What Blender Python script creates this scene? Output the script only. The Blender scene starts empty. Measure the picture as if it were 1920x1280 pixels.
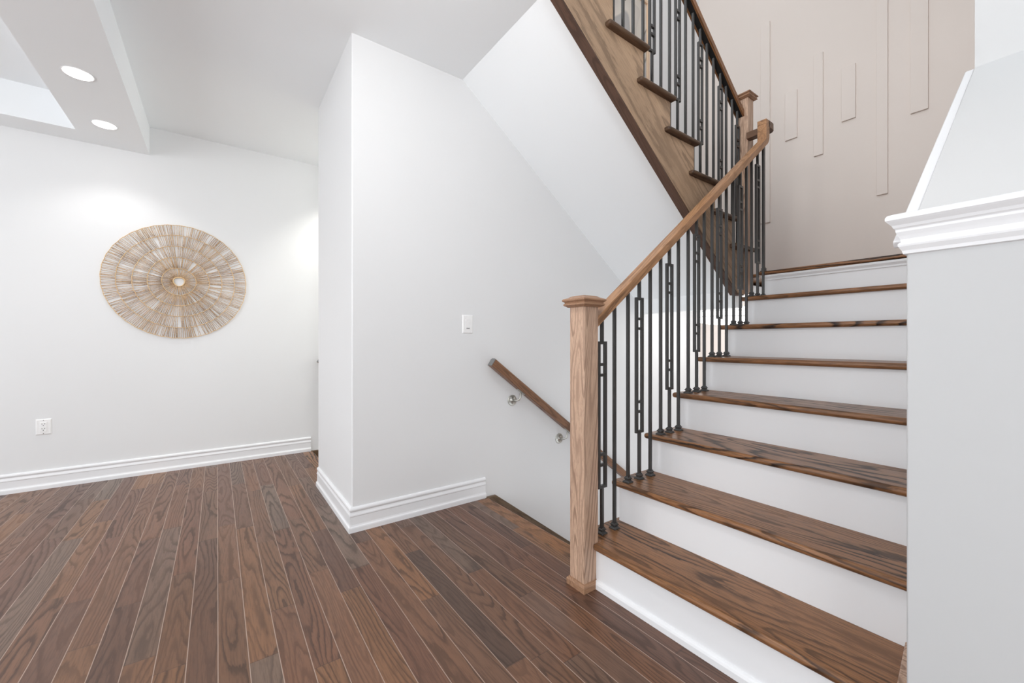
import bpy, math, random
from mathutils import Vector, Matrix

SC = bpy.context.scene
COL = SC.collection
rnd = random.Random(7)
PI = math.pi
R = .1905                 # riser height
RUN = .2504               # going
EYE = 1.042

def lin(c):
    return tuple(((v/255)/12.92 if v/255 <= .04045 else ((v/255+.055)/1.055)**2.4) for v in c)

# ------------------------------------------------------------------ camera
cam = bpy.data.cameras.new('camera')
cam.sensor_width = 36
cam.lens = 36*766.6/1920
cam.clip_start = .02
camo = bpy.data.objects.new('camera', cam)
COL.objects.link(camo)
camo.location = (0, 0, EYE)
camo.rotation_euler = (PI/2, 0, -.6246)
SC.camera = camo

# ------------------------------------------------------------------ world, lights, exposure
w = bpy.data.worlds.new('daylight')
SC.world = w
w.use_nodes = True
w.node_tree.nodes['Background'].inputs[0].default_value = (.92, .96, 1, 1)
w.node_tree.nodes['Background'].inputs[1].default_value = 1.6
SC.view_settings.view_transform = 'Standard'
SC.view_settings.look = 'None'
SC.view_settings.gamma = 1
SC.view_settings.exposure = .09
SC.cycles.diffuse_bounces = 8
SC.cycles.max_bounces = 12

def area(name, loc, target, sx, sy, power, col=(1, 1, 1), spread=PI):
    l = bpy.data.lights.new(name, 'AREA')
    l.shape = 'RECTANGLE'; l.size = sx; l.size_y = sy
    l.energy = power; l.color = col; l.spread = spread
    o = bpy.data.objects.new(name, l); COL.objects.link(o)
    o.location = loc
    o.rotation_euler = (Vector(target)-Vector(loc)).to_track_quat('-Z', 'Y').to_euler()
    return o

def lamp(name, loc, power, size, col=(1, 1, 1)):
    l = bpy.data.lights.new(name, 'POINT'); l.energy = power; l.shadow_soft_size = size; l.color = col
    o = bpy.data.objects.new(name, l); COL.objects.link(o); o.location = loc
    return o
def spot(name, loc, power, angle, rot=(0, 0, 0), col=(1, .985, .96), soft=.05):
    l = bpy.data.lights.new(name, 'SPOT'); l.energy = power; l.spot_size = math.radians(angle); l.spot_blend = .6; l.shadow_soft_size = soft; l.color = col
    o = bpy.data.objects.new(name, l); COL.objects.link(o); o.location = loc; o.rotation_euler = rot
    return o

area('fill_light_back', (-.3, -1.6, 1.35), (.6, 2, 1.5), 2.4, 1.6, 44, (.95, .98, 1))  # added fill from behind the camera, no window modelled
area('fill_light_side', (-3.9, 1.2, 1.3), (1.5, 1.8, 2.3), 3.2, 2.2, 32, (.98, .985, 1))  # added soft fill from the open left side of the room
area('fill_light_stairwell', (2.9, 1.3, 5.4), (2.9, 1.3, 0), 2.0, 1.6, 3, (1, .95, .9))  # unseen fill added under the upper ceiling to light the stairwell
area('fill_light_upper', (-.6, .9, 4.2), (3.4, .9, 1.6), 1.6, 1.4, 31, (1, .97, .94))  # invented upstairs source that brightens the back wall and risers
area('hall_window', (2.3, 3.75, 1.9), (.6, 4.1, 1.9), .8, 1.4, 7, (1, .98, .88))
spot('hall_recessed_light', (1.15, 3.9, 2.71), 46, 112, (0, 0, 0), (1, .98, .90))
lamp('fill_lamp_tray', (-2.0, 1.9, 2.15), 16, .25, (1, .985, .97))  # made-up point lamp out of view, lifts tray and left wall
lamp('fill_lamp_pillar', (.35, 1.1, 2.48), 20, .12, (1, .985, .97))  # added unseen lamp, brightens the middle wall and nearby ceiling

# ------------------------------------------------------------------ materials
MATS = {}
class NT:
    def __init__(s, name):
        s.m = bpy.data.materials.new(name); s.m.use_nodes = True
        s.t = s.m.node_tree; s.n = s.t.nodes
        s.b = s.n['Principled BSDF']
        MATS[name] = s.m
    def node(s, typ, ins=None, **kw):
        nd = s.n.new(typ)
        for k, v in kw.items(): setattr(nd, k, v)
        for k, v in (ins or {}).items(): s.set(nd.inputs[k], v)
        return nd
    def set(s, sock, v):
        if hasattr(v, 'is_linked') and not isinstance(v, (int, float, tuple)):
            s.t.links.new(v, sock)
        else:
            sock.default_value = v
    def math(s, op, a, b=0.0, c=0.0):
        nd = s.n.new('ShaderNodeMath'); nd.operation = op
        s.set(nd.inputs[0], a); s.set(nd.inputs[1], b); s.set(nd.inputs[2], c)
        return nd.outputs[0]
    def vmath(s, op, a, b):
        nd = s.n.new('ShaderNodeVectorMath'); nd.operation = op
        s.set(nd.inputs[0], a); s.set(nd.inputs[1], b)
        return nd.outputs[0]
    def noise(s, vec, scale, detail=2, rough=.5):
        nd = s.n.new('ShaderNodeTexNoise')
        s.set(nd.inputs['Vector'], vec); nd.inputs['Scale'].default_value = scale
        nd.inputs['Detail'].default_value = detail; nd.inputs['Roughness'].default_value = rough
        return nd.outputs['Fac']
    def ramp(s, fac, stops, interp='LINEAR'):
        nd = s.n.new('ShaderNodeValToRGB'); s.set(nd.inputs[0], fac)
        cr = nd.color_ramp; cr.interpolation = interp
        while len(cr.elements) < len(stops): cr.elements.new(.5)
        for e, (p, c) in zip(cr.elements, stops):
            e.position = p; e.color = (c, c, c, 1) if isinstance(c, (int, float)) else (*c, 1)
        return nd.outputs[0]
    def mix(s, fac, a, b, blend='MIX'):
        nd = s.n.new('ShaderNodeMix'); nd.data_type = 'RGBA'; nd.blend_type = blend
        s.set(nd.inputs[0], fac)
        s.set(nd.inputs[6], a if not isinstance(a, tuple) else (*a[:3], 1))
        s.set(nd.inputs[7], b if not isinstance(b, tuple) else (*b[:3], 1))
        return nd.outputs[2]
    def bump(s, h, strength, dist=.002):
        nd = s.n.new('ShaderNodeBump'); nd.inputs['Strength'].default_value = strength
        nd.inputs['Distance'].default_value = dist
        s.set(nd.inputs['Height'], h); s.t.links.new(nd.outputs[0], s.b.inputs['Normal'])
    def out(s, color=None, rough=None, metal=None, spec=None):
        if color is not None: s.set(s.b.inputs['Base Color'], color if not isinstance(color, tuple) else (*color, 1))
        if rough is not None: s.set(s.b.inputs['Roughness'], rough)
        if metal is not None: s.b.inputs['Metallic'].default_value = metal
        if spec is not None: s.b.inputs['Specular IOR Level'].default_value = spec
        return s.m
    def objco(s):
        return s.node('ShaderNodeTexCoord').outputs['Object']

def paint(name, rgb, rough=.6, bump=.05):
    s = NT(name); co = s.objco()
    n = s.noise(co, 1.3, 2); f = s.noise(co, 260, 2)
    c = lin(rgb)
    s.out(s.mix(n, tuple(v*.985 for v in c), tuple(min(1, v*1.015) for v in c)), rough)
    if bump: s.bump(f, bump, .0006)
    return s.m

def plain(name, rgb, rough=.5, metal=0, spec=.5):
    s = NT(name); co = s.objco()
    n = s.noise(co, 60, 3); c = lin(rgb)
    s.out(s.mix(n, tuple(v*.94 for v in c), tuple(min(1, v*1.06) for v in c)), s.math('MULTIPLY_ADD', n, .1, rough-.05), metal, spec)
    return s.m

def oak(s, co, light, dark, amt=.75, ringn=11., freq=7., seed=(0, 0, 0), stretch=.10, wobamp=.75):
    """oak grain colour; co has its grain along local Y"""
    st = s.vmath('ADD', s.vmath('MULTIPLY', co, (1, stretch, 1)), seed)
    field = s.noise(st, freq, 1., .4)
    st2 = s.vmath('ADD', s.vmath('MULTIPLY', co, (1, .16, 1)), seed)
    wob = s.noise(st2, 75, 3, .6)
    v = s.math('MULTIPLY_ADD', field, ringn, s.math('MULTIPLY', wob, wobamp))
    saw = s.math('FRACT', v)
    ring = s.ramp(saw, [(0, 1), (.16, .85), (.34, .22), (.62, .04), (.88, .10), (1, 1)])
    # rings fade in and out along the board
    fade = s.ramp(s.noise(st, freq*.8, 1), [(.34, .45), (.58, 1)])
    fine = s.noise(s.vmath('ADD', s.vmath('MULTIPLY', co, (1, .05, 1)), seed), 230, 3, .65)
    pore = s.ramp(fine, [(.40, 1), (.54, 0)])
    tone = s.noise(st, 4.5, 2)
    fac = s.math('MULTIPLY', s.math('MULTIPLY', ring, fade), amt)
    fac = s.math('MAXIMUM', fac, s.math('MULTIPLY', pore, amt*.5))
    c = s.mix(s.math('MINIMUM', fac, 1.), light, dark)
    c = s.mix(.9, c, s.ramp(tone, [(.25, .80), (.75, 1.16)]), 'MULTIPLY')
    return c, ring, pore

def wood(name, light, dark, axis='Y', ang=0., amt=.75, rough=.36, ringn=10., freq=7., seed=(0, 0, 0), stretch=.10, wobamp=.75):
    s = NT(name); co = s.objco()
    mp = s.node('ShaderNodeMapping', {'Vector': co}, vector_type='POINT')
    if axis == 'Z': mp.inputs['Rotation'].default_value = (-PI/2, 0, .12)
    if axis == 'X': mp.inputs['Rotation'].default_value = (0, 0, PI/2)
    if axis == 'S': # along a slope in the XZ plane at angle ang from +X
        mp2 = s.node('ShaderNodeMapping', {'Vector': co}); mp2.inputs['Rotation'].default_value = (0, ang, 0)
        s.t.links.new(mp2.outputs[0], mp.inputs[0]); mp.inputs['Rotation'].default_value = (0, 0, PI/2)
    c, ring, pore = oak(s, mp.outputs[0], lin(light), lin(dark), amt, ringn, freq, seed, stretch, wobamp)
    s.out(c, s.math('MULTIPLY_ADD', ring, .12, rough), spec=.35)
    s.bump(s.math('ADD', ring, pore), -.12, .0008)
    return s.m

def floor_mat():
    s = NT('oak_floorboards'); co = s.objco()
    sep = s.node('ShaderNodeSeparateXYZ', {0: co})
    x, y = sep.outputs[0], sep.outputs[1]
    W, L = .0826, .92
    u = s.math('DIVIDE', s.math('ADD', x, 8.26-.002), W)
    n = s.math('FLOOR', u); fu = s.math('FRACT', u)
    wn = s.node('ShaderNodeTexWhiteNoise', {'W': n}, noise_dimensions='1D')
    off = s.math('MULTIPLY', wn.outputs['Value'], 5.3)
    v = s.math('DIVIDE', s.math('ADD', s.math('ADD', y, 20.), off), L)
    # uneven board lengths
    v = s.math('ADD', v, s.math('MULTIPLY', s.math('SINE', s.math('MULTIPLY', v, 2.4)), .22))
    m = s.math('FLOOR', v); fv = s.math('FRACT', v)
    cell = s.node('ShaderNodeCombineXYZ', {0: n, 1: m, 2: 3.})
    wc = s.node('ShaderNodeTexWhiteNoise', {'Vector': cell.outputs[0]}, noise_dimensions='3D')
    seed = s.vmath('MULTIPLY', wc.outputs['Color'], (31., 17., 23.))
    r = wc.outputs['Value']
    light = s.ramp(r, [(0, lin((94, 71, 58))), (.16, lin((132, 94, 70))), (.34, lin((122, 83, 62))), (.52, lin((108, 77, 62))),
                       (.68, lin((146, 103, 70))), (.84, lin((116, 81, 64))), (1, lin((126, 104, 89)))])
    dark = s.mix(.80, light, lin((34, 21, 15)))
    light = s.mix(1., light, (.88, .88, .88), 'MULTIPLY')
    c, ring, pore = oak(s, co, light, dark, .85, 17., 8.5, seed, .11)
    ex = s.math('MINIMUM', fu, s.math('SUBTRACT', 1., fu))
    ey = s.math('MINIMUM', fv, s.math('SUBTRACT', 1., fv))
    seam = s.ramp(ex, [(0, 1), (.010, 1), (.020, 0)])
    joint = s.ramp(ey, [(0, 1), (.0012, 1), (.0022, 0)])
    c = s.mix(s.math('MULTIPLY', seam, .85), c, lin((176, 154, 140)))  # pale seams paint in the light caught on board bevels
    c = s.mix(s.math('MULTIPLY', joint, .6), c, lin((60, 44, 38)))
    rough = s.math('MULTIPLY_ADD', ring, .10, .34)
    s.out(c, rough, spec=.5)
    h = s.math('SUBTRACT', s.math('MULTIPLY', s.math('ADD', ring, pore), -.25), s.math('MAXIMUM', seam, joint))
    s.bump(h, .18, .001)
    return s.m

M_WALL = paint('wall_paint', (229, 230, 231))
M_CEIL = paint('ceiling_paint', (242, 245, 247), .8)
M_HALF = paint('half_wall_shaded_paint', (197, 198, 199))  # darkened wall paint, the half wall's shade is put into colour
M_SIDE = paint('stair_side_shaded_paint', (210, 210, 210))  # shade on the stair side wall and sloping board put into colour
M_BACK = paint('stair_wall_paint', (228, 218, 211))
M_TRIM = paint('white_trim_paint', (236, 237, 239), .35, 0)
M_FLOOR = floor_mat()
PITCH = math.atan(.7607)
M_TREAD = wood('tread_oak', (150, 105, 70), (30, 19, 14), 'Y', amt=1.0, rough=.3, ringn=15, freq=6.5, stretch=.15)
M_POST = wood('post_oak', (204, 172, 148), (122, 92, 76), 'Z', amt=.75, rough=.38, ringn=20, freq=10, stretch=.05, wobamp=.3)
M_CAP = wood('cap_oak', (168, 130, 102), (92, 64, 50), 'X', amt=.6, rough=.36, ringn=14, freq=14)
M_RAIL = wood('rail_oak', (186, 140, 102), (92, 62, 42), 'S', PITCH, amt=.75, rough=.34, ringn=12, freq=12)
M_RAILUP = wood('upper_rail_oak', (156, 108, 72), (58, 38, 26), 'S', -PITCH, amt=.8, rough=.34, ringn=12, freq=12)
M_RAILEVEL = wood('level_rail_oak', (120, 90, 70), (72, 52, 40), 'Y', amt=.6, rough=.36, ringn=12, freq=12)
M_DOWN = wood('descending_rail_oak', (134, 98, 74), (72, 50, 38), 'S', -PITCH, amt=.7, rough=.36, ringn=10, freq=12)
M_STRING = wood('stringer_oak', (186, 155, 126), (98, 78, 62), 'S', -PITCH, amt=.6, rough=.42, ringn=11, freq=5.0)
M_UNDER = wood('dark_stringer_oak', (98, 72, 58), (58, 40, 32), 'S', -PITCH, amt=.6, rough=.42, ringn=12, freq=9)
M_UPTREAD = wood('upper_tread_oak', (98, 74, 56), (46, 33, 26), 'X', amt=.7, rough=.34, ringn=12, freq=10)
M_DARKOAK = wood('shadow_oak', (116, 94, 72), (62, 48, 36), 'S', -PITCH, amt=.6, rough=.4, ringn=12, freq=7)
M_IRON = plain('black_iron', (58, 57, 56), .32, .0, .5)
M_CHANNEL = plain('black_channel', (18, 17, 17), .6)
M_NICKEL = plain('satin_nickel', (196, 196, 190), .34, .85)
M_PLASTIC = plain('white_plastic', (244, 244, 244), .3)
M_SLOT = plain('dark_slot', (120, 120, 120), .6)
M_HOLE = plain('dark_hole', (70, 70, 70), .7)

def emis(name, col, strength):
    s = NT(name)
    s.b.inputs['Base Color'].default_value = (.9, .9, .9, 1)
    s.b.inputs['Emission Color'].default_value = (*col, 1)
    s.b.inputs['Emission Strength'].default_value = strength
    return s.m
M_LENS = emis('lamp_lens', (1, .98, .95), 12)
M_DRUM = emis('lit_glass', (1, .99, .97), 2.6)

def fibre_mat():
    s = NT('jute_fibre'); co = s.objco()
    n = s.noise(co, 9, 3); f = s.noise(co, 90, 3)
    c = s.ramp(s.math('MULTIPLY_ADD', f, .6, s.math('MULTIPLY', n, .4)), [(.3, lin((128, 94, 62))), (.5, lin((196, 164, 128))), (.7, lin((224, 198, 166)))])
    s.out(c, .85, spec=.15); s.bump(f, .4, .001)
    return s.m
M_FIBRE = fibre_mat()
M_CORD = plain('jute_cord', (222, 192, 150), .85, 0, .15)

def art_mat():
    s = NT('abstract_print'); co = s.objco()
    mp = s.node('ShaderNodeMapping', {'Vector': co}); mp.inputs['Rotation'].default_value = (0, .7, 0)
    n = s.noise(mp.outputs[0], 1.6, 1)
    v = s.math('FRACT', s.math('MULTIPLY', n, 3.2))
    c = s.ramp(v, [(0, lin((196, 188, 180))), (.3, lin((214, 206, 196))), (.34, lin((172, 168, 166))), (.6, lin((182, 180, 180))), (.63, lin((120, 116, 112))), (.66, lin((212, 206, 198))), (1, lin((206, 198, 188)))])
    s.out(c, .5); return s.m
M_ART = art_mat()
M_FRAME = wood('pale_frame_wood', (224, 196, 168), (190, 156, 126), 'Z', amt=.4, rough=.5)

# ------------------------------------------------------------------ mesh helpers
class MB:
    def __init__(s): s.v = []; s.f = []; s.sm = []
    def add(s, vs, fs, smooth=False):
        o = len(s.v); s.v += [tuple(p) for p in vs]
        s.f += [tuple(i+o for i in f) for f in fs]; s.sm += [smooth]*len(fs)
        return s
    def box(s, x0, x1, y0, y1, z0, z1):
        return s.add([(x0,y0,z0),(x1,y0,z0),(x1,y1,z0),(x0,y1,z0),(x0,y0,z1),(x1,y0,z1),(x1,y1,z1),(x0,y1,z1)],
              [(0,3,2,1),(4,5,6,7),(0,1,5,4),(1,2,6,5),(2,3,7,6),(3,0,4,7)])
    def prism(s, poly, a, b, axis='Y'):
        """poly = 2-D outline extruded from a to b along axis; Y: (x,z), Z: (x,y), X: (y,z)"""
        n = len(poly)
        f = {'Y': lambda p, t: (p[0], t, p[1]), 'Z': lambda p, t: (p[0], p[1], t), 'X': lambda p, t: (t, p[0], p[1])}[axis]
        vs = [f(p, a) for p in poly]+[f(p, b) for p in poly]
        return s.add(vs, [tuple(range(n-1, -1, -1)), tuple(range(n, 2*n))]+[(i, (i+1) % n, n+(i+1) % n, n+i) for i in range(n)])
    def tube(s, pts, r, n=8, closed=False):
        pts = [Vector(p) for p in pts]; rings = []
        N = len(pts)
        up = None
        for i, p in enumerate(pts):
            a = pts[(i-1) % N] if closed or i > 0 else p
            b = pts[(i+1) % N] if closed or i < N-1 else p
            t = (b-a).normalized()
            if up is None:
                up = Vector((0, 0, 1)) if abs(t.z) < .9 else Vector((1, 0, 0))
            sd = t.cross(up).normalized(); up2 = sd.cross(t).normalized(); up = up2
            rr = r[i] if isinstance(r, (list, tuple)) else r
            rings.append([p+sd*(rr*math.cos(2*PI*k/n))+up2*(rr*math.sin(2*PI*k/n)) for k in range(n)])
        vs = [q for rg in rings for q in rg]; fs = []
        for i in range(N if closed else N-1):
            j = (i+1) % N
            for k in range(n):
                fs.append((i*n+k, i*n+(k+1) % n, j*n+(k+1) % n, j*n+k))
        if not closed:
            fs.append(tuple(range(n-1, -1, -1))); fs.append(tuple((N-1)*n+k for k in range(n)))
        return s.add(vs, fs, True)
    def lathe(s, prof, c=(0, 0, 0), axis='Z', n=32):
        vs = []; fs = []
        for (r, h) in prof:
            for k in range(n):
                a, b = r*math.cos(2*PI*k/n), r*math.sin(2*PI*k/n)
                p = (a, b, h) if axis == 'Z' else ((a, h, b) if axis == 'Y' else (h, a, b))
                vs.append((p[0]+c[0], p[1]+c[1], p[2]+c[2]))
        m = len(prof)
        for i in range(m-1):
            for k in range(n):
                fs.append((i*n+k, i*n+(k+1) % n, (i+1)*n+(k+1) % n, (i+1)*n+k))
        fs.append(tuple(range(n-1, -1, -1))); fs.append(tuple((m-1)*n+k for k in range(n)))
        return s.add(vs, fs, True)
    def sqlathe(s, prof, cx, cy):
        """square section stacked from (half-width, z)"""
        vs = []; fs = []
        for (h, z) in prof: vs += [(cx-h, cy-h, z), (cx+h, cy-h, z), (cx+h, cy+h, z), (cx-h, cy+h, z)]
        m = len(prof)
        for i in range(m-1):
            for k in range(4): fs.append((4*i+k, 4*i+(k+1) % 4, 4*i+4+(k+1) % 4, 4*i+4+k))
        fs.append((3, 2, 1, 0)); fs.append(tuple(4*(m-1)+k for k in range(4)))
        return s.add(vs, fs)
    def sweep(s, path, prof, side=1):
        """profile (out, z) carried along a 2-D path with mitred corners"""
        P = [Vector((p[0], p[1])) for p in path]; N = len(P); rows = []
        for i in range(N):
            d0 = (P[i]-P[i-1]).normalized() if i else None
            d1 = (P[i+1]-P[i]).normalized() if i < N-1 else None
            n0 = Vector((d0.y, -d0.x))*side if d0 else None
            n1 = Vector((d1.y, -d1.x))*side if d1 else None
            if n0 is None: nn = n1
            elif n1 is None: nn = n0
            else:
                nn = (n0+n1).normalized(); nn = nn/max(.2, nn.dot(n0))
            rows.append([(P[i].x+nn.x*o, P[i].y+nn.y*o, z) for (o, z) in prof])
        m = len(prof); vs = [q for r_ in rows for q in r_]; fs = []
        for i in range(N-1):
            for k in range(m):
                k2 = (k+1) % m
                fs.append((i*m+k, (i+1)*m+k, (i+1)*m+k2, i*m+k2))
        fs.append(tuple(range(m))); fs.append(tuple((N-1)*m+k for k in range(m-1, -1, -1)))
        return s.add(vs, fs)
    def xsweep(s, path3, prof, wdirs, hdirs):
        """section points (w,h) placed at each 3-D path point with its own width/height directions"""
        m = len(prof); vs = []; fs = []
        for p, wd, hd in zip(path3, wdirs, hdirs):
            p, wd, hd = Vector(p), Vector(wd), Vector(hd)
            vs += [p+wd*a+hd*b for a, b in prof]
        for i in range(len(path3)-1):
            for k in range(m):
                k2 = (k+1) % m
                fs.append((i*m+k, i*m+k2, (i+1)*m+k2, (i+1)*m+k))
        fs.append(tuple(range(m-1, -1, -1))); fs.append(tuple((len(path3)-1)*m+k for k in range(m)))
        return s.add(vs, fs)
    def build(s, name, mat, parent=None, bevel=0, seg=2, recalc=True):
        me = bpy.data.meshes.new(name)
        me.from_pydata([tuple(v) for v in s.v], [], s.f)
        me.polygons.foreach_set('use_smooth', s.sm)
        if recalc:
            import bmesh
            bm = bmesh.new(); bm.from_mesh(me)
            bmesh.ops.recalc_face_normals(bm, faces=bm.faces); bm.to_mesh(me); bm.free()
        me.materials.append(mat); me.update()
        o = bpy.data.objects.new(name, me); COL.objects.link(o)
        if parent is not None:
            o.parent = parent
            o.matrix_parent_inverse = Matrix.Translation(-Vector(parent.location))
        if bevel:
            b = o.modifiers.new('bevel', 'BEVEL'); b.width = bevel; b.segments = seg; b.limit_method = 'ANGLE'
            b.angle_limit = math.radians(40)
            if seg > 1:
                for p in me.polygons: p.use_smooth = True
                try: me.set_sharp_from_angle(angle=math.radians(35))
                except Exception: pass
        return o

def tag(o, label, cat, group=None):
    o['label'] = label; o['category'] = cat
    if group: o['group'] = group
    return o
def thing(name, label, cat, loc, group=None):
    o = bpy.data.objects.new(name, None); COL.objects.link(o)
    o.location = loc; o.empty_display_size = .05
    return tag(o, label, cat, group)
def struct(o, label=None, cat=None):
    o['kind'] = 'structure'
    if label: o['label'] = label
    if cat: o['category'] = cat
    return o
def box(x0, x1, y0, y1, z0, z1): return MB().box(x0, x1, y0, y1, z0, z1)

# ------------------------------------------------------------------ setting
XP, YP, YP2 = .5975, 2.33, 3.245      # the wall between the two stairwells
YL = 4.29                             # left wall
ZC = 2.733
XB = 4.1                              # stairwell back wall
XR, YR = 1.24, .224                   # end of the half wall at the right
XE = 1.46                             # floor edge at the descending stairs
TOP = 5.5
SLO = .7507
def zsoff(x): return 2.726-SLO*(x-1.296)
XS = 3.05                             # where the sloped soffit stops

fl = MB()
fl.prism([(-4.2, -4.2), (1.3, -4.2), (1.3, 1.2), (XE-.03, 1.2), (XE-.03, YP), (XP+.3, YP), (XP+.3, YP2), (.70, YP2), (.70, YL+.05), (-4.2, YL+.05)], -.04, 0, 'Z')
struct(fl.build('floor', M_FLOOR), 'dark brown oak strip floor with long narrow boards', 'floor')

ce = MB()
ce.prism([(-.433, -4.2), (1.285, -4.2), (1.285, YP+.02), (.62, YP+.02), (.62, YP2+.02), (2.6, YP2+.02), (2.6, YL+.1), (-.433, YL+.1)], ZC, 3.04, 'Z')
ce.box(-4.2, -.433, -4.2, YL+.1, ZC+.008, 3.04)
struct(ce.build('ceiling', M_CEIL), 'flat white ceiling over the room', 'ceiling')
so = MB()
so.prism([(-.433, -4.2), (-.433, YL+.02), (-4.2, YL+.02), (-4.2, 4.067), (-.797, 4.067), (-.797, -4.2)], 2.512, 2.745, 'Z')
struct(so.build('ceiling_bulkhead', M_CEIL), 'dropped white ceiling border around a raised tray with two round lights', 'ceiling')

struct(box(-4.2, 2.6, YL, YL+.12, -2.0, ZC+.1).build('wall_left', M_WALL), 'pale grey wall carrying the round woven wall hanging', 'wall')
struct(MB().box(XP, XB+.1, YP, YP2, -2.6, ZC+.05).box(XP, XB+.1, YP, YP+.12, ZC, TOP).build('wall_middle', M_WALL, bevel=.006), 'pale grey wall between the two descending stairs with a light switch', 'wall')
struct(box(XB, XB+.12, -.3, 2.6, -2.6, TOP).build('wall_back', M_BACK), 'tall warm grey stairwell wall with raised strips', 'wall')
# right: half wall with sloping top, tall wall behind it
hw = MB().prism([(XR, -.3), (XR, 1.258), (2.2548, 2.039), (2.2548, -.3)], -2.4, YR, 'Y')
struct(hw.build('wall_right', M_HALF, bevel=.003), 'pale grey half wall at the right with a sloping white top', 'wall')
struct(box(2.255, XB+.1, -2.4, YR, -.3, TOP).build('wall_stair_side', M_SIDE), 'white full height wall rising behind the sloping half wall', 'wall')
# sloping top board and its left edge strip
a = math.atan(.768); nx, nz = -math.sin(a), math.cos(a)
def slab(x0, x1, t0, t1):
    z = lambda x: 1.338+.768*(x-1.342)
    return [(x0+nx*t0, z(x0)+nz*t0), (x1+nx*t0, z(x1)+nz*t0), (x1+nx*t1, z(x1)+nz*t1), (x0+nx*t1, z(x0)+nz*t1)]
struct(MB().prism(slab(1.25, 2.262, -.012, .006), -2.4, YR, 'Y').build('trim_1', M_SIDE, bevel=.0015), 'smooth white sloping board on top of the half wall', 'trim')
struct(MB().prism(slab(1.25, 2.262, -.016, .002), YR, .249, 'Y').build('trim_2', M_TRIM, bevel=.003), 'narrow white strip along the left edge of the sloping board', 'trim')
mold = [(0, 1.234), (.005, 1.236), (.0065, 1.243), (.0115, 1.252), (.0125, 1.256), (.0115, 1.259), (.008, 1.262), (.0085, 1.268), (.0115, 1.276),
        (.0150, 1.284), (.0155, 1.289), (.0165, 1.291), (.0185, 1.293), (.021, 1.299), (.027, 1.306), (.030, 1.310), (.030, 1.316), (.027, 1.321), (.02, 1.324), (0, 1.325)]
mo = MB().sweep([(XR, -2.4), (XR, YR), (1.45, YR)], mold, -1)
struct(mo.build('trim_3', M_TRIM), 'white crown moulding along the front of the half wall', 'trim')

# sloped soffit below the upper flight, flat part and beam under the landing
sf = MB().prism([(1.285, ZC+.02), (1.285, zsoff(1.285)), (XS, zsoff(XS)), (XS, 1.29), (XS+.1, 1.29), (XS+.1, 1.415), (XB+.05, 1.415), (XB+.05, 1.47), (XS+.1, 1.47), (XS, zsoff(XS)+.09), (1.42, ZC+.02)], 1.455, YP+.02, 'Y')
struct(sf.build('ceiling_slope', M_CEIL), 'sloping white underside of the upper stair flight', 'ceiling')
struct(box(3.152, XB+.05, YR, 1.30, 1.29, 1.47).build('ceiling_landing', M_CEIL), 'white underside of the stair landing', 'ceiling')
struct(box(-1.5, XB+.1, -2.4, YP+.2, TOP, TOP+.1).build('ceiling_upper', M_CEIL), 'ceiling high above the stairwell', 'ceiling')
struct(box(XE, XB, 1.2, YP, -2.62, -2.5).build('floor_basement', M_CEIL), 'floor at the foot of the descending stairs', 'floor')
struct(box(2.5, 2.62, YP2, YL, -2.0, ZC+.1).build('wall_hall_end', M_WALL), 'end wall of the narrow stairwell beyond the corner', 'wall')

struct(box(-4.2, XR, -1.82, -1.7, -.04, ZC+.05).build('wall_light_blocker', M_WALL), 'added pale grey wall behind the viewpoint, blocks daylight', 'wall')  # unseen wall added to keep world light off the half wall

# baseboards
BASE = [(0, 0), (.020, 0), (.020, .022), (.0185, .028), (.015, .031), (.0135, .033), (.0125, .036), (.0115, .040), (.0115, .083), (.0135, .085), (.0145, .088),
        (.0135, .094), (.0105, .1), (.0085, .106), (.0085, .109), (.0115, .113), (.0135, .118), (.0135, .123), (.011, .129), (.006, .133), (0, .134)]
struct(MB().sweep([(-4.2, YL), (.7235, YL)], BASE, 1).build('baseboard_left', M_TRIM), 'white moulded skirting board below the round wall hanging', 'baseboard')
struct(MB().sweep([(XP, YP2-.02), (XP, YP), (1.4545, YP)], BASE, 1).build('baseboard_corner', M_TRIM), 'white moulded skirting board wrapping the wall corner', 'baseboard')

# ------------------------------------------------------------------ stairs
NX0 = 1.0312
def nose(k): return NX0+RUN*k
def riser(k): return nose(k)+.024
YT = 1.315                      # left ends of the lower treads
YS = 1.283
TH = .028
st = thing('staircase', 'lower flight of oak treads and white risers climbing from floor to landing', 'stairs', (1.3, .75, 0))
for k in range(1, 8):
    if k > 1: t = MB().box(nose(k), riser(k+1)+.055, YR+.012, YT, k*R-TH, k*R)
    else: t = MB().prism([(nose(1), YR+.012), (riser(2)+.055, YR+.012), (riser(2)+.055, YT), (1.3195, YT), (1.3195, 1.1995), (nose(1), 1.1995)], R-TH, R, 'Z')
    t.build('tread', M_TREAD, st, bevel=.0125, seg=4)
for k in range(1, 9):
    z0 = (k-1)*R
    MB().box(riser(k), riser(k)+.018, YR+.006, YS if k > 1 else 1.1995, z0, k*R-TH+.001).build('riser', M_TRIM, st)
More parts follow.
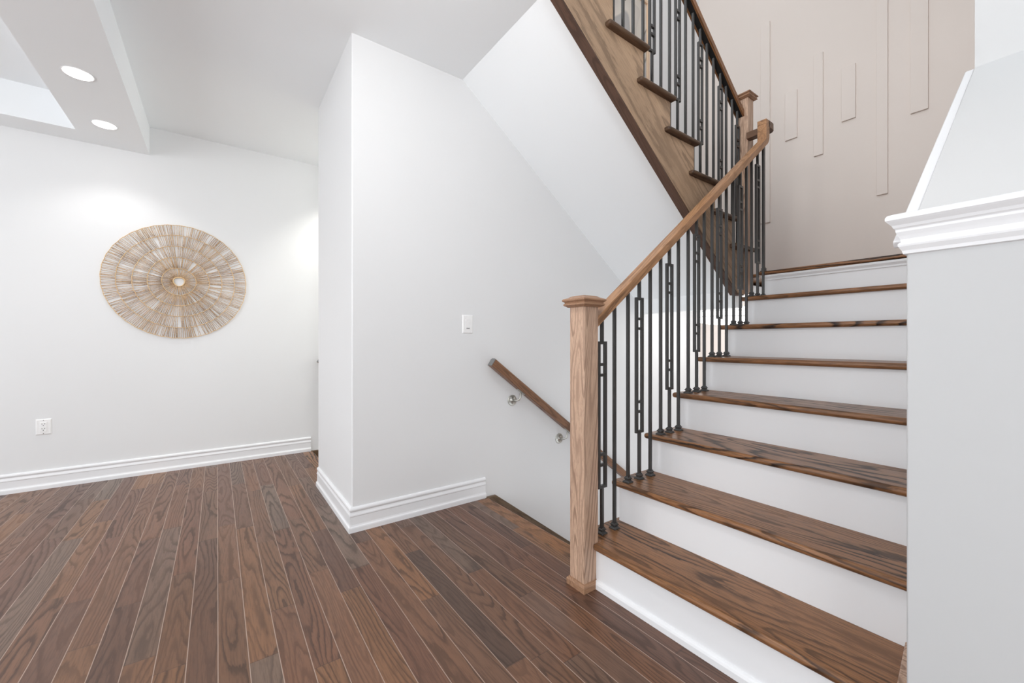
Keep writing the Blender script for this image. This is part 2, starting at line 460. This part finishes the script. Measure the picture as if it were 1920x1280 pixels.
# white side stringer
poly = [(riser(1)+.02, 0.0)]
for k in range(1, 9):
    poly += [(riser(k)+(.018 if k > 1 else .02), k*R-TH-.001), (riser(k+1)+.018 if k < 8 else 3.15, k*R-TH-.001)]
poly += [(3.15, 1.27), (1.62, 0.0)]
MB().prism(poly, 1.262, YS-.0005, 'Y').build('stringer', M_TRIM, st)
MB().prism([(1.6, 0), (1.66, 0), (3.15, 1.24), (3.15, 1.28)], YR+.01, 1.262, 'Y').build('underside_panel', M_TRIM, st)
shoe = [(0, 0), (.014, 0), (.014, .020), (.011, .027), (.006, .031), (0, .033)]
MB().sweep([(riser(1), YR+.006), (riser(1), 1.2)], shoe, -1).build('shoe_moulding', M_TRIM, st)
MB().prism([(riser(8), 8*R-TH), (riser(8)-.016, 8*R-TH), (riser(8)-.015, 8*R-TH-.012), (riser(8)-.008, 8*R-TH-.026), (riser(8)-.007, 8*R-TH-.036), (riser(8), 8*R-TH-.036)], YR+.01, YS, 'Y').build('cove_moulding', M_TRIM, st)
sk = MB().prism([(1.27, YR), (1.27, .256), (1.36, .262), (1.56, .284), (1.56, YR)], R-.001, R+.016, 'Z')
sk.build('edge_strip', M_POST, st, bevel=.003)['label'] = 'pale wooden strip at the right end of the lowest tread'

ld = thing('stair_landing', 'oak landing at the turn between the two flights', 'landing', (3.5, 1.2, 8*R-TH))
MB().prism([(nose(8), YR+.01), (XB, YR+.01), (XB, YP), (3.2, YP), (3.2, 1.40), (3.11, 1.40), (3.11, YT), (nose(8), YT)], 8*R-TH, 8*R, 'Z').build('landing_floor', M_TREAD, ld, bevel=.0125, seg=4)

# upper flight
UT = lambda k: 2.181+(13-k)*.2528      # nosing fronts, they face +X
UR = lambda k: UT(k)-.020
YU0, YU1 = 1.405, 1.458                # stringer thickness
zlow = lambda x: 2.633-.7536*(x-1.312)
us = thing('staircase', 'upper flight with brown oak side board climbing left from the landing', 'stairs', (3.0, 1.9, 8*R))
poly = [(3.062, 1.382), (2.972, 1.382), (.95, zlow(.95)), (.95, 16*R), (UR(16), 16*R-TH)]
for k in range(16, 8, -1):
    poly += [(UR(k), k*R-TH) if k < 16 else (UR(16), 16*R-TH), (UR(k), (k-1)*R-TH)]
poly = [(3.062, 1.382), (2.972, 1.382), (.95, zlow(.95)), (.95, 16*R-TH)]
for k in range(16, 9, -1):
    poly += [(UR(k), k*R-TH), (UR(k), (k-1)*R-TH)]
poly += [(3.062, 9*R-TH)]
MB().prism(poly, YU0, YU1, 'Y').build('stringer', M_STRING, us, bevel=.002, seg=1)
MB().prism([(2.975, 1.381), (.95, zlow(.95)-.0005), (.95, zlow(.95)-.012), (2.968, 1.371), (3.062, 1.371), (3.062, 1.381)], YU0+.001, YU1, 'Y').build('underside_board', M_UNDER, us)['label'] = 'darker brown underside board'
for k in range(9, 16):
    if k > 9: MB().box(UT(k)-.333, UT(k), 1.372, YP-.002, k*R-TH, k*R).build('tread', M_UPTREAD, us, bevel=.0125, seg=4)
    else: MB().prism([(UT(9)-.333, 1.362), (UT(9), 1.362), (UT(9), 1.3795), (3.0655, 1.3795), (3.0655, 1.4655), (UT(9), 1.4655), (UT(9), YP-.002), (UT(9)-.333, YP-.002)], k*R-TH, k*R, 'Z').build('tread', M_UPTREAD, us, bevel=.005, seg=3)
for k in range(9, 17):
    y0 = YU1+.001 if k > 9 else 1.47
    MB().box(UR(k)-.018, UR(k)-.001, y0, YP-.002, (k-1)*R, k*R-TH+.001).build('riser', M_TRIM, us)

# descending flights (dark openings beyond the floor edges)
def descent(name, label, x0, y0, y1, n, sy):
    t = thing(name, label, 'stairs', (x0+.3, (y0+y1)/2, 0))
    MB().box(x0-.09, x0+.012, y0, y1, -.026, .0005).build('nosing', M_TREAD, t, bevel=.011, seg=3)
    MB().box(x0-.028, x0-.012, y0, y1, -R, -.026).build('riser', M_TRIM, t)
    for k in range(1, n):
        MB().box(x0-.02+(k-1)*RUN, x0+.012+k*RUN, y0, y1, -k*R-TH, -k*R).build('tread', M_TREAD, t, bevel=.011, seg=3)
        MB().box(x0-.028+k*RUN, x0-.012+k*RUN, y0, y1, -(k+1)*R, -k*R-TH).build('riser', M_TRIM, t)
    return t
d1 = descent('staircase', 'dark oak flight descending behind the lower newel post', XE, 1.3, YP-.021, 10, 1)
d2 = descent('staircase', 'dark oak flight descending beyond the wall corner at left', .73, YP2+.002, YL-.021, 7, 1)
def skirt(par, x0, y0, y1, n):
    MB().prism([(x0-.006, -.2), (x0-.006, .001), (x0+.074, .001), (x0+.074+n*RUN, -n*RUN*.745), (x0+.074+n*RUN, -n*RUN*.745-.36), (x0+.1, -.36)], y0, y1, 'Y').build('skirt_board', M_DARKOAK, par, bevel=.003)
skirt(d1, XE, YP-.0205, YP-.0005, 9)
skirt(d2, .73, YL-.0205, YL-.0005, 6)

# ------------------------------------------------------------------ newel posts
def newel(label, cx, cy, z0, ztop, base):
    t = thing('newel_post', label, 'newel post', (cx, cy, z0))
    h = .0425
    MB().box(cx-h, cx+h, cy-h, cy+h, z0, ztop-.04).build('post', M_POST, t, bevel=.003)
    z = ztop-.048
    MB().sqlathe([(h-.004, z), (.050, z), (.053, z+.003), (.0585, z+.006), (.0625, z+.009), (.0625, z+.013), (.059, z+.016), (.0575, z+.019), (.060, z+.023), (.066, z+.026),
                  (.067, z+.031), (.064, z+.035), (.056, z+.0385), (.048, z+.041), (.047, z+.0415), (.040, z+.0465), (.036, z+.048)], cx, cy).build('cap', M_CAP, t)
    if base:
        MB().sqlathe([(h-.003, z0), (h+.0105, z0), (h+.0105, z0+.022), (h+.008, z0+.028), (h+.0035, z0+.031), (h+.003, z0+.034), (h-.003, z0+.035)], cx, cy).build('base_moulding', M_CAP, t)
    return t
newel('square oak newel post with moulded cap standing on the floor', 1.2765, 1.2425, 0, 1.236, True)
newel('square oak newel post with flat cap at the turn by the landing', 3.1085, 1.4225, 1.381, 2.832, False)

# ------------------------------------------------------------------ handrails
RW = .0285
RPROF = [(-RW, 0), (-.017, 0), (-.017, .006), (.017, .006), (.017, 0), (RW, 0), (RW, .034), (RW-.002, .036), (-RW+.002, .036), (-RW, .034)]
def rail(par, p0, p1, mat, name='rail'):
    p0, p1 = Vector(p0), Vector(p1); d = (p1-p0).normalized()
    wd = Vector((0, 1, 0)); hd = Vector((0, 0, 1/math.hypot(d.x, 0)))   # plumb-cut ends
    return MB().xsweep([p0, p1], RPROF, [wd]*2, [hd]*2).build(name, mat, par)
YB = 1.24                               # lower balustrade line
zlr = lambda x: 1.105+.7625*(x-1.33)    # underside of the lower rail
hr = thing('handrail', 'light oak handrail rising from the newel post beside the lower flight', 'handrail', (1.32, YB, 1.1))
rail(hr, (1.3195, YB, zlr(1.3195)), (2.93, YB, zlr(2.93)), M_RAIL)
# gooseneck: curve from slope to plumb, then level turning to the upper newel
g = MB()
pts = []; hd = []
a0 = math.atan(.7625)
gx, gz = 2.93, zlr(2.93)
outer = [(2.93, gz+.036/math.cos(a0)), (2.946, zlr(2.946)+.036/math.cos(a0)-.001), (2.950, zlr(2.95)+.05), (2.95, 2.521)]
inner = [(2.93, gz), (2.972, zlr(2.972)-.001), (2.985, zlr(2.985)+.003), (2.995, zlr(2.995)+.014), (3.0, zlr(3.0)+.036), (3.0, 2.521)]
g.prism([(x, z) for x, z in outer]+[(x, z) for x, z in reversed(inner)], YB-RW, YB+RW, 'Y')
g.build('gooseneck', M_RAIL, hr, bevel=.003)
ys = YB-RW
lp = [(2.985, ys), (3.040, ys)]
for i in range(1, 7):
    an = -PI/2+i*PI/12
    lp.append((3.052+.044*math.cos(an), ys+.044+.044*math.sin(an)))
lp += [(3.096, 1.3795), (3.040, 1.3795), (3.040, ys+.057), (2.985, ys+.057)]
MB().prism(lp, 2.474, 2.521, 'Z').build('level_rail', M_RAILEVEL, hr, bevel=.003)

ur = thing('handrail', 'brown oak handrail sloping up left from the upper newel post', 'handrail', (3.06, 1.43, 2.6))
zur = lambda x: 3.159-.7536*(x-2.4)
YBU = 1.4325
rail(ur, (3.0655, YBU, zur(3.0655)), (1.35, YBU, zur(1.35)), M_RAILUP)
dd = Vector((1, 0, -.7536)).normalized(); hh = Vector((0, 1, 0)).cross(-dd)
if hh.z < 0: hh = -hh
MB().xsweep([(3.065, YBU, zur(3.065)), (1.36, YBU, zur(1.36))], [(-.0165, .001), (.0165, .001), (.0165, .0055), (-.0165, .0055)], [Vector((0, 1, 0))]*2, [hh]*2).build('channel_strip', M_CHANNEL, ur)
dl = Vector((1, 0, .7625)).normalized(); hh = dl.cross(Vector((0, 1, 0)))
if hh.z < 0: hh = -hh
MB().xsweep([(1.33, YB, zlr(1.33)), (2.92, YB, zlr(2.92))], [(-.0165, .001), (.0165, .001), (.0165, .0055), (-.0165, .0055)], [Vector((0, 1, 0))]*2, [hh]*2).build('channel_strip', M_CHANNEL, hr)

def wall_rail(label, x0, z0, yw, L, bx):
    """rail falling towards +X along the wall at yw"""
    t = thing('wall_handrail', label, 'handrail', (x0, yw-.06, z0))
    m = .742
    d = Vector((1, 0, -m)).normalized(); wd = Vector((0, 1, 0)); hd_ = Vector((m, 0, 1)).normalized()
    p0 = Vector((x0, yw-.06, z0)); p1 = p0+d*L
    w = .024
    prof = [(-w, -.024), (w, -.024), (w, .024), (w-.006, .031), (-w+.006, .031), (-w, .024)]
    MB().xsweep([p0+d*.004, p1], prof, [wd]*2, [hd_]*2).build('rail', M_DOWN, t, bevel=.002)
    MB().xsweep([p0, p0+d*.004], prof, [wd]*2, [hd_]*2).build('end_face', M_SLOT, t)['label'] = 'grey cut end'
    for x in bx:
        zr = z0-m*(x-x0)
        br = MB()
        xo = x+.0
        br.lathe([(.038, 0), (.038, -.004), (.034, -.006), (.010, -.0075), (.009, -.012)], (xo, yw, zr-.118), 'Y', 28)
        o = br.build('bracket', M_NICKEL, t)
        MB().tube([(xo, yw-.006, zr-.118), (xo+.012, yw-.040, zr-.117), (xo+.022, yw-.053, zr-.110), (xo+.028, yw-.059, zr-.098), (xo+.032, yw-.06, zr-.060)], .0065, 10).prism([(xo+.006, zr-.0345), (xo+.058, zr-.0345-.742*.052), (xo+.058, zr-.0395-.742*.052), (xo+.006, zr-.0395)], yw-.070, yw-.050, 'Y').build('arm', M_NICKEL, o)
        for s_ in (-1, 1):
            MB().lathe([(.0032, -.0045), (.0028, -.0072)], (xo+.004*s_, yw, zr-.118+.022*s_), 'Y', 10).build('screw', M_SLOT, o)
    return t
wall_rail('dark oak handrail on silver brackets descending along the middle wall', 1.468, .905, YP, 3.2, [1.68, 2.123])
wall_rail('oak handrail end just visible past the wall corner at left', .781, .867, YL, 1.5, [1.0, 1.7])

# ------------------------------------------------------------------ balusters
HB = .0064
def rod_bm(z0, z1, dx=0): return box(dx-HB, dx+HB, -HB, HB, z0, z1)
def shoe_bm():
    return MB().sqlathe([(.0175, 0), (.0175, .004), (.0165, .006), (.0135, .0085), (.0105, .011), (.0105, .015), (.0135, .0175), (.0135, .021), (.0105, .0235), (.0095, .026), (.0095, .0285)], 0, 0)
def frame_bm(z0, z1):
    g = MB(); f = .0275; b = 2*HB
    g.box(-f, -f+b, -HB, HB, z0, z1); g.box(f-b, f, -HB, HB, z0, z1)
    i = f-b
    for z in (z0, z1-b): g.box(-i, i, -HB, HB, z, z+b)
    for z in (z0+.096, z0+.143, z1-.143-b, z1-.096-b): g.box(-i, i, -HB, HB, z, z+b)
    return g
def baluster(label, x, y, zb, ztop, panel, group, dz=0.):
    t = thing('baluster', label, 'baluster', (x, y, zb), group)
    def put(mb, nm, **k):
        o = mb.build(nm, M_IRON, None, **k); o.parent = t; return o
    H = ztop-zb
    if panel:
        f0, f1 = .222+dz, .872+dz
        put(rod_bm(.001, f0), 'lower_rod'); put(rod_bm(f1, H), 'upper_rod'); put(frame_bm(f0, f1), 'panel_frame')
    else:
        put(rod_bm(.001, H), 'rod')
    put(shoe_bm(), 'shoe')
    return t
ORD = {1: 'lowest', 2: 'second', 3: 'third', 4: 'fourth', 5: 'fifth', 6: 'sixth', 7: 'seventh'}
LOW = {1: [None, 1.386, 1.470], 2: [1.566, 1.650, 1.736], 3: [1.822, 1.898, 1.979], 4: [2.072, 2.155, 2.234], 5: [2.318, 2.400, 2.483], 6: [2.570, 2.655, 2.735], 7: [2.806, 2.890, 2.972]}
GL = 'black iron balusters along the lower flight'
for k, xs in LOW.items():
    for i, x in enumerate(xs):
        if x is None: continue
        if i == 1: lab = 'black iron baluster with double-bar panel on the %s tread of the lower flight' % ORD[k]
        elif i == 0: lab = 'plain black iron baluster nearest the front edge of the %s tread, lower flight' % ORD[k]
        else: lab = 'plain black iron baluster nearest the riser behind the %s tread, lower flight' % ORD[k]
        zt = zlr(x)+.001
        baluster(lab, x, YB, k*R, zt, i == 1, GL, -.02 if k == 1 else 0)
baluster('plain black iron baluster standing on the landing edge under the level rail', 3.066, 1.275, 8*R, 2.475, False, GL)
GU = 'black iron balusters along the upper flight'
UP = {14: [1.687, 1.767, 1.852], 13: [1.939, 2.022, 2.107], 12: [2.194, 2.278, 2.364], 11: [2.449, 2.533, 2.613], 10: [2.696, 2.786, 2.864], 9: [2.948, 3.023]}
UORD = {9: 'first', 10: 'second', 11: 'third', 12: 'fourth', 13: 'fifth', 14: 'sixth'}
for k, xs in UP.items():
    for i, x in enumerate(xs):
        if i == 1: lab = 'black iron baluster with double-bar panel on the %s step above the landing' % UORD[k]
        elif i == 0: lab = 'plain black iron baluster left of the panel on the %s step above the landing' % UORD[k]
        else: lab = 'plain black iron baluster right of the panel on the %s step above the landing' % UORD[k]
        baluster(lab, x, YBU, k*R, zur(x)+.001, i == 1, GU)

# ------------------------------------------------------------------ round woven wall hanging
def hanging():
    cx, cz, RR = -.252, 1.5275, .457
    y = YL-.010
    t = thing('wall_hanging', 'large round woven jute wall hanging with hole in the middle', 'wall hanging', (cx, YL-.004, cz))
    rr = [.036, .109, .196, .284, .374, .457]
    cnt = [92, 128, 164, 196, 226]
    for b in range(5):
        g = MB(); n = cnt[b]; r0, r1 = rr[b], rr[b+1]
        for i in range(n):
            if b == 4 and i in (int(n*.235), int(n*.795)): continue
            a0 = 2*PI*(i+rnd.uniform(-.22, .22))/n
            a1 = 2*PI*(i+rnd.uniform(-.42, .42))/n
            if rnd.random() < .05: continue
            am = (a0+a1)/2+rnd.uniform(-.3, .3)*2*PI/n*.5
            rm = (r0+r1)/2
            yo = rnd.uniform(-.003, .003)
            th = rnd.choice((.0014, .0017, .0021, .0026))
            g.tube([(cx+r0*math.cos(a0), y+.001, cz+r0*math.sin(a0)), (cx+rm*math.cos(am), y+yo, cz+rm*math.sin(am)), (cx+r1*math.cos(a1), y+.001, cz+r1*math.sin(a1))], th if b else th*.8, 5)
        g.build('woven_band', M_FIBRE, t, recalc=False)
    for j, r_ in enumerate(rr):
        n = [60, 240, 300, 360, 420, 480][j]
        pts = [(cx+(r_+.0012*math.sin(37*k*2*PI/n)+.002*math.sin(3*k*2*PI/n+j))*math.cos(2*PI*k/n), y-.001, cz+(r_+.0012*math.sin(37*k*2*PI/n)+.002*math.sin(3*k*2*PI/n+j))*math.sin(2*PI*k/n)) for k in range(n)]
        MB().tube(pts, [.0021+.0014*(k % 3 == 0) for k in range(n)] if j else .0045, 5, True).build('cord_ring', M_CORD, t, recalc=False)
    return t
hanging()

# ------------------------------------------------------------------ switch and outlet
def plate(par, cx, cz, yw, wd, ht, th=.006, name='plate'):
    b = .006
    vs = []
    for o, d in ((0, 0), (b, th)):
        vs += [(cx-wd/2+o, yw-d, cz-ht/2+o), (cx+wd/2-o, yw-d, cz-ht/2+o), (cx+wd/2-o, yw-d, cz+ht/2-o), (cx-wd/2+o, yw-d, cz+ht/2-o)]
    g = MB().add(vs, [(0, 1, 2, 3), (4, 7, 6, 5)]+[(k, (k+1) % 4, 4+(k+1) % 4, 4+k) for k in range(4)])
    return g.build(name, M_PLASTIC, par, bevel=.0012)
sw = thing('light_switch', 'white rocker light switch plate on the middle wall above the handrail', 'light switch', (1.322, YP, 1.154))
plate(sw, 1.322, 1.154, YP, .080, .122)
MB().prism([(YP-.005, 1.121), (YP-.009, 1.121), (YP-.0075, 1.154), (YP-.0105, 1.187), (YP-.005, 1.187)], 1.322-.0165, 1.322+.0165, 'X').build('rocker', M_PLASTIC, sw, bevel=.001)
box(1.322-.012, 1.322+.012, YP-.0098, YP-.008, 1.126, 1.130).build('dimmer_slot', M_SLOT, sw)['label'] = 'grey slot'
ou = thing('power_outlet', 'white double power outlet low on the left wall', 'outlet', (-.997, YL, .438))
plate(ou, -.997, .438, YL, .079, .112, .007)
fc = box(-.997-.0165, -.997+.0165, YL-.0105, YL-.005, .438-.0335, .438+.0335).build('receptacle', M_PLASTIC, ou, bevel=.0015)
for cz in (.438+.017, .438-.016):
    for dx in (-.0065, .0065):
        box(-.997+dx-.0013, -.997+dx+.0013, YL-.0112, YL-.0100, cz+.001, cz+.0085).build('slot', M_HOLE, fc)
    MB().lathe([(.0026, 0), (.0026, -.0012)], (-.997, YL-.0100, cz-.0065), 'Y', 12).build('ground_hole', M_HOLE, fc)
for s_ in (-1, 1):
    MB().lathe([(.0028, 0), (.0024, -.0012)], (-.997, YL-.0068, .438+s_*.0465), 'Y', 10).build('screw', M_SLOT, ou)

# ------------------------------------------------------------------ recessed ceiling lights
def potlight(label, x, y):
    z = 2.512
    t = thing('recessed_light', label, 'ceiling light', (x, y, z), 'recessed lights in the dropped ceiling border')
    MB().lathe([(.056, 0), (.063, -.0015), (.067, -.003), (.067, -.001), (.067, .0005)], (x, y, z), 'Z', 40).build('trim_ring', M_TRIM, t)
    MB().lathe([(.056, -.0028), (.03, -.0045), (.004, -.005), (.004, 0)], (x, y, z), 'Z', 40).build('lens', M_LENS, t)
    l = bpy.data.lights.new('recessed_light_beam', 'SPOT'); l.energy = 10; l.spot_size = math.radians(125); l.spot_blend = .6; l.shadow_soft_size = .05; l.color = (1, .985, .96)
    o = bpy.data.objects.new('recessed_light_beam', l); COL.objects.link(o); o.location = (x, y, z-.02); o.parent = t
    o.matrix_parent_inverse = Matrix.Translation(-Vector(t.location))
potlight('lit round ceiling light nearer the camera, larger of the two', -.621, 3.218)
potlight('lit round ceiling light nearer the left wall, smaller of the two', -.621, 3.869)

# ------------------------------------------------------------------ stairwell wall strips
PAN = [('tall narrow wall strip half hidden behind the gooseneck rail', 1.728, 1.650, 3.968, 2.131),
       ('short wall strip just right of the gooseneck rail', 1.527, 1.435, 3.237, 2.819),
       ('narrow medium length wall strip, second right of the gooseneck rail', 1.312, 1.247, 3.454, 2.603),
       ('shortest wide wall strip left of the longest strip', 1.123, 1.033, 3.243, 2.814),
       ('longest wall strip running out of the top of the view', .907, .842, 4.25, 2.157),
       ('wide wall strip at far right near the white wall edge', .718, .626, 3.560, 2.696)]
for lab, ya, yb, zt, zb in PAN:
    o = box(XB-.014, XB, yb, ya, zb, zt).build('wall_strip', M_BACK, bevel=.0015)
    tag(o, lab, 'wall panel', 'raised strips on the stairwell wall')

# ------------------------------------------------------------------ framed picture on the upper stair wall
pf = thing('framed_picture', 'large pale framed abstract picture seen behind the upper balusters', 'picture', (2.86, YP, 3.35))
x0, x1, z0, z1, fw = 2.50, 3.215, 3.25, 4.15, .030
g = MB()
g.box(x0, x0+fw, YP-.03, YP, z0, z1).box(x1-fw, x1, YP-.03, YP, z0, z1).box(x0+fw, x1-fw, YP-.03, YP, z0, z0+fw).box(x0+fw, x1-fw, YP-.03, YP, z1-fw, z1)
g.build('frame', M_FRAME, pf)
box(x0+fw, x1-fw, YP-.014, YP-.002, z0+fw, z1-fw).build('print', M_ART, pf)

# ------------------------------------------------------------------ drum light below the landing
dx, dy = 3.56, 1.80
dr = thing('drum_light', 'lit white drum ceiling light low behind the lower balusters', 'ceiling light', (dx, dy, 1.415))
MB().lathe([(.06, 1.415), (.06, 1.40), (.012, 1.395), (.012, 1.33), (.19, 1.329), (.19, 1.326)], (dx, dy, 0), 'Z', 40).build('canopy', M_NICKEL, dr)
MB().lathe([(.205, 1.33), (.207, 1.28), (.205, 1.225), (.195, 1.210), (.15, 1.197), (.08, 1.19), (.004, 1.188)], (dx, dy, 0), 'Z', 48).build('shade', M_DRUM, dr)
for z in (1.30, 1.2535):
    MB().lathe([(.2065, z-.0025), (.2095, z-.0025), (.2095, z+.0025), (.2065, z+.0025)], (dx, dy, 0), 'Z', 48).build('band', M_NICKEL, dr)
pl = bpy.data.lights.new('drum_light_glow', 'POINT'); pl.energy = 3.6; pl.shadow_soft_size = .15; pl.color = (1, .99, .97)
po = bpy.data.objects.new('drum_light_glow', pl); COL.objects.link(po); po.location = (dx, dy, 1.0)
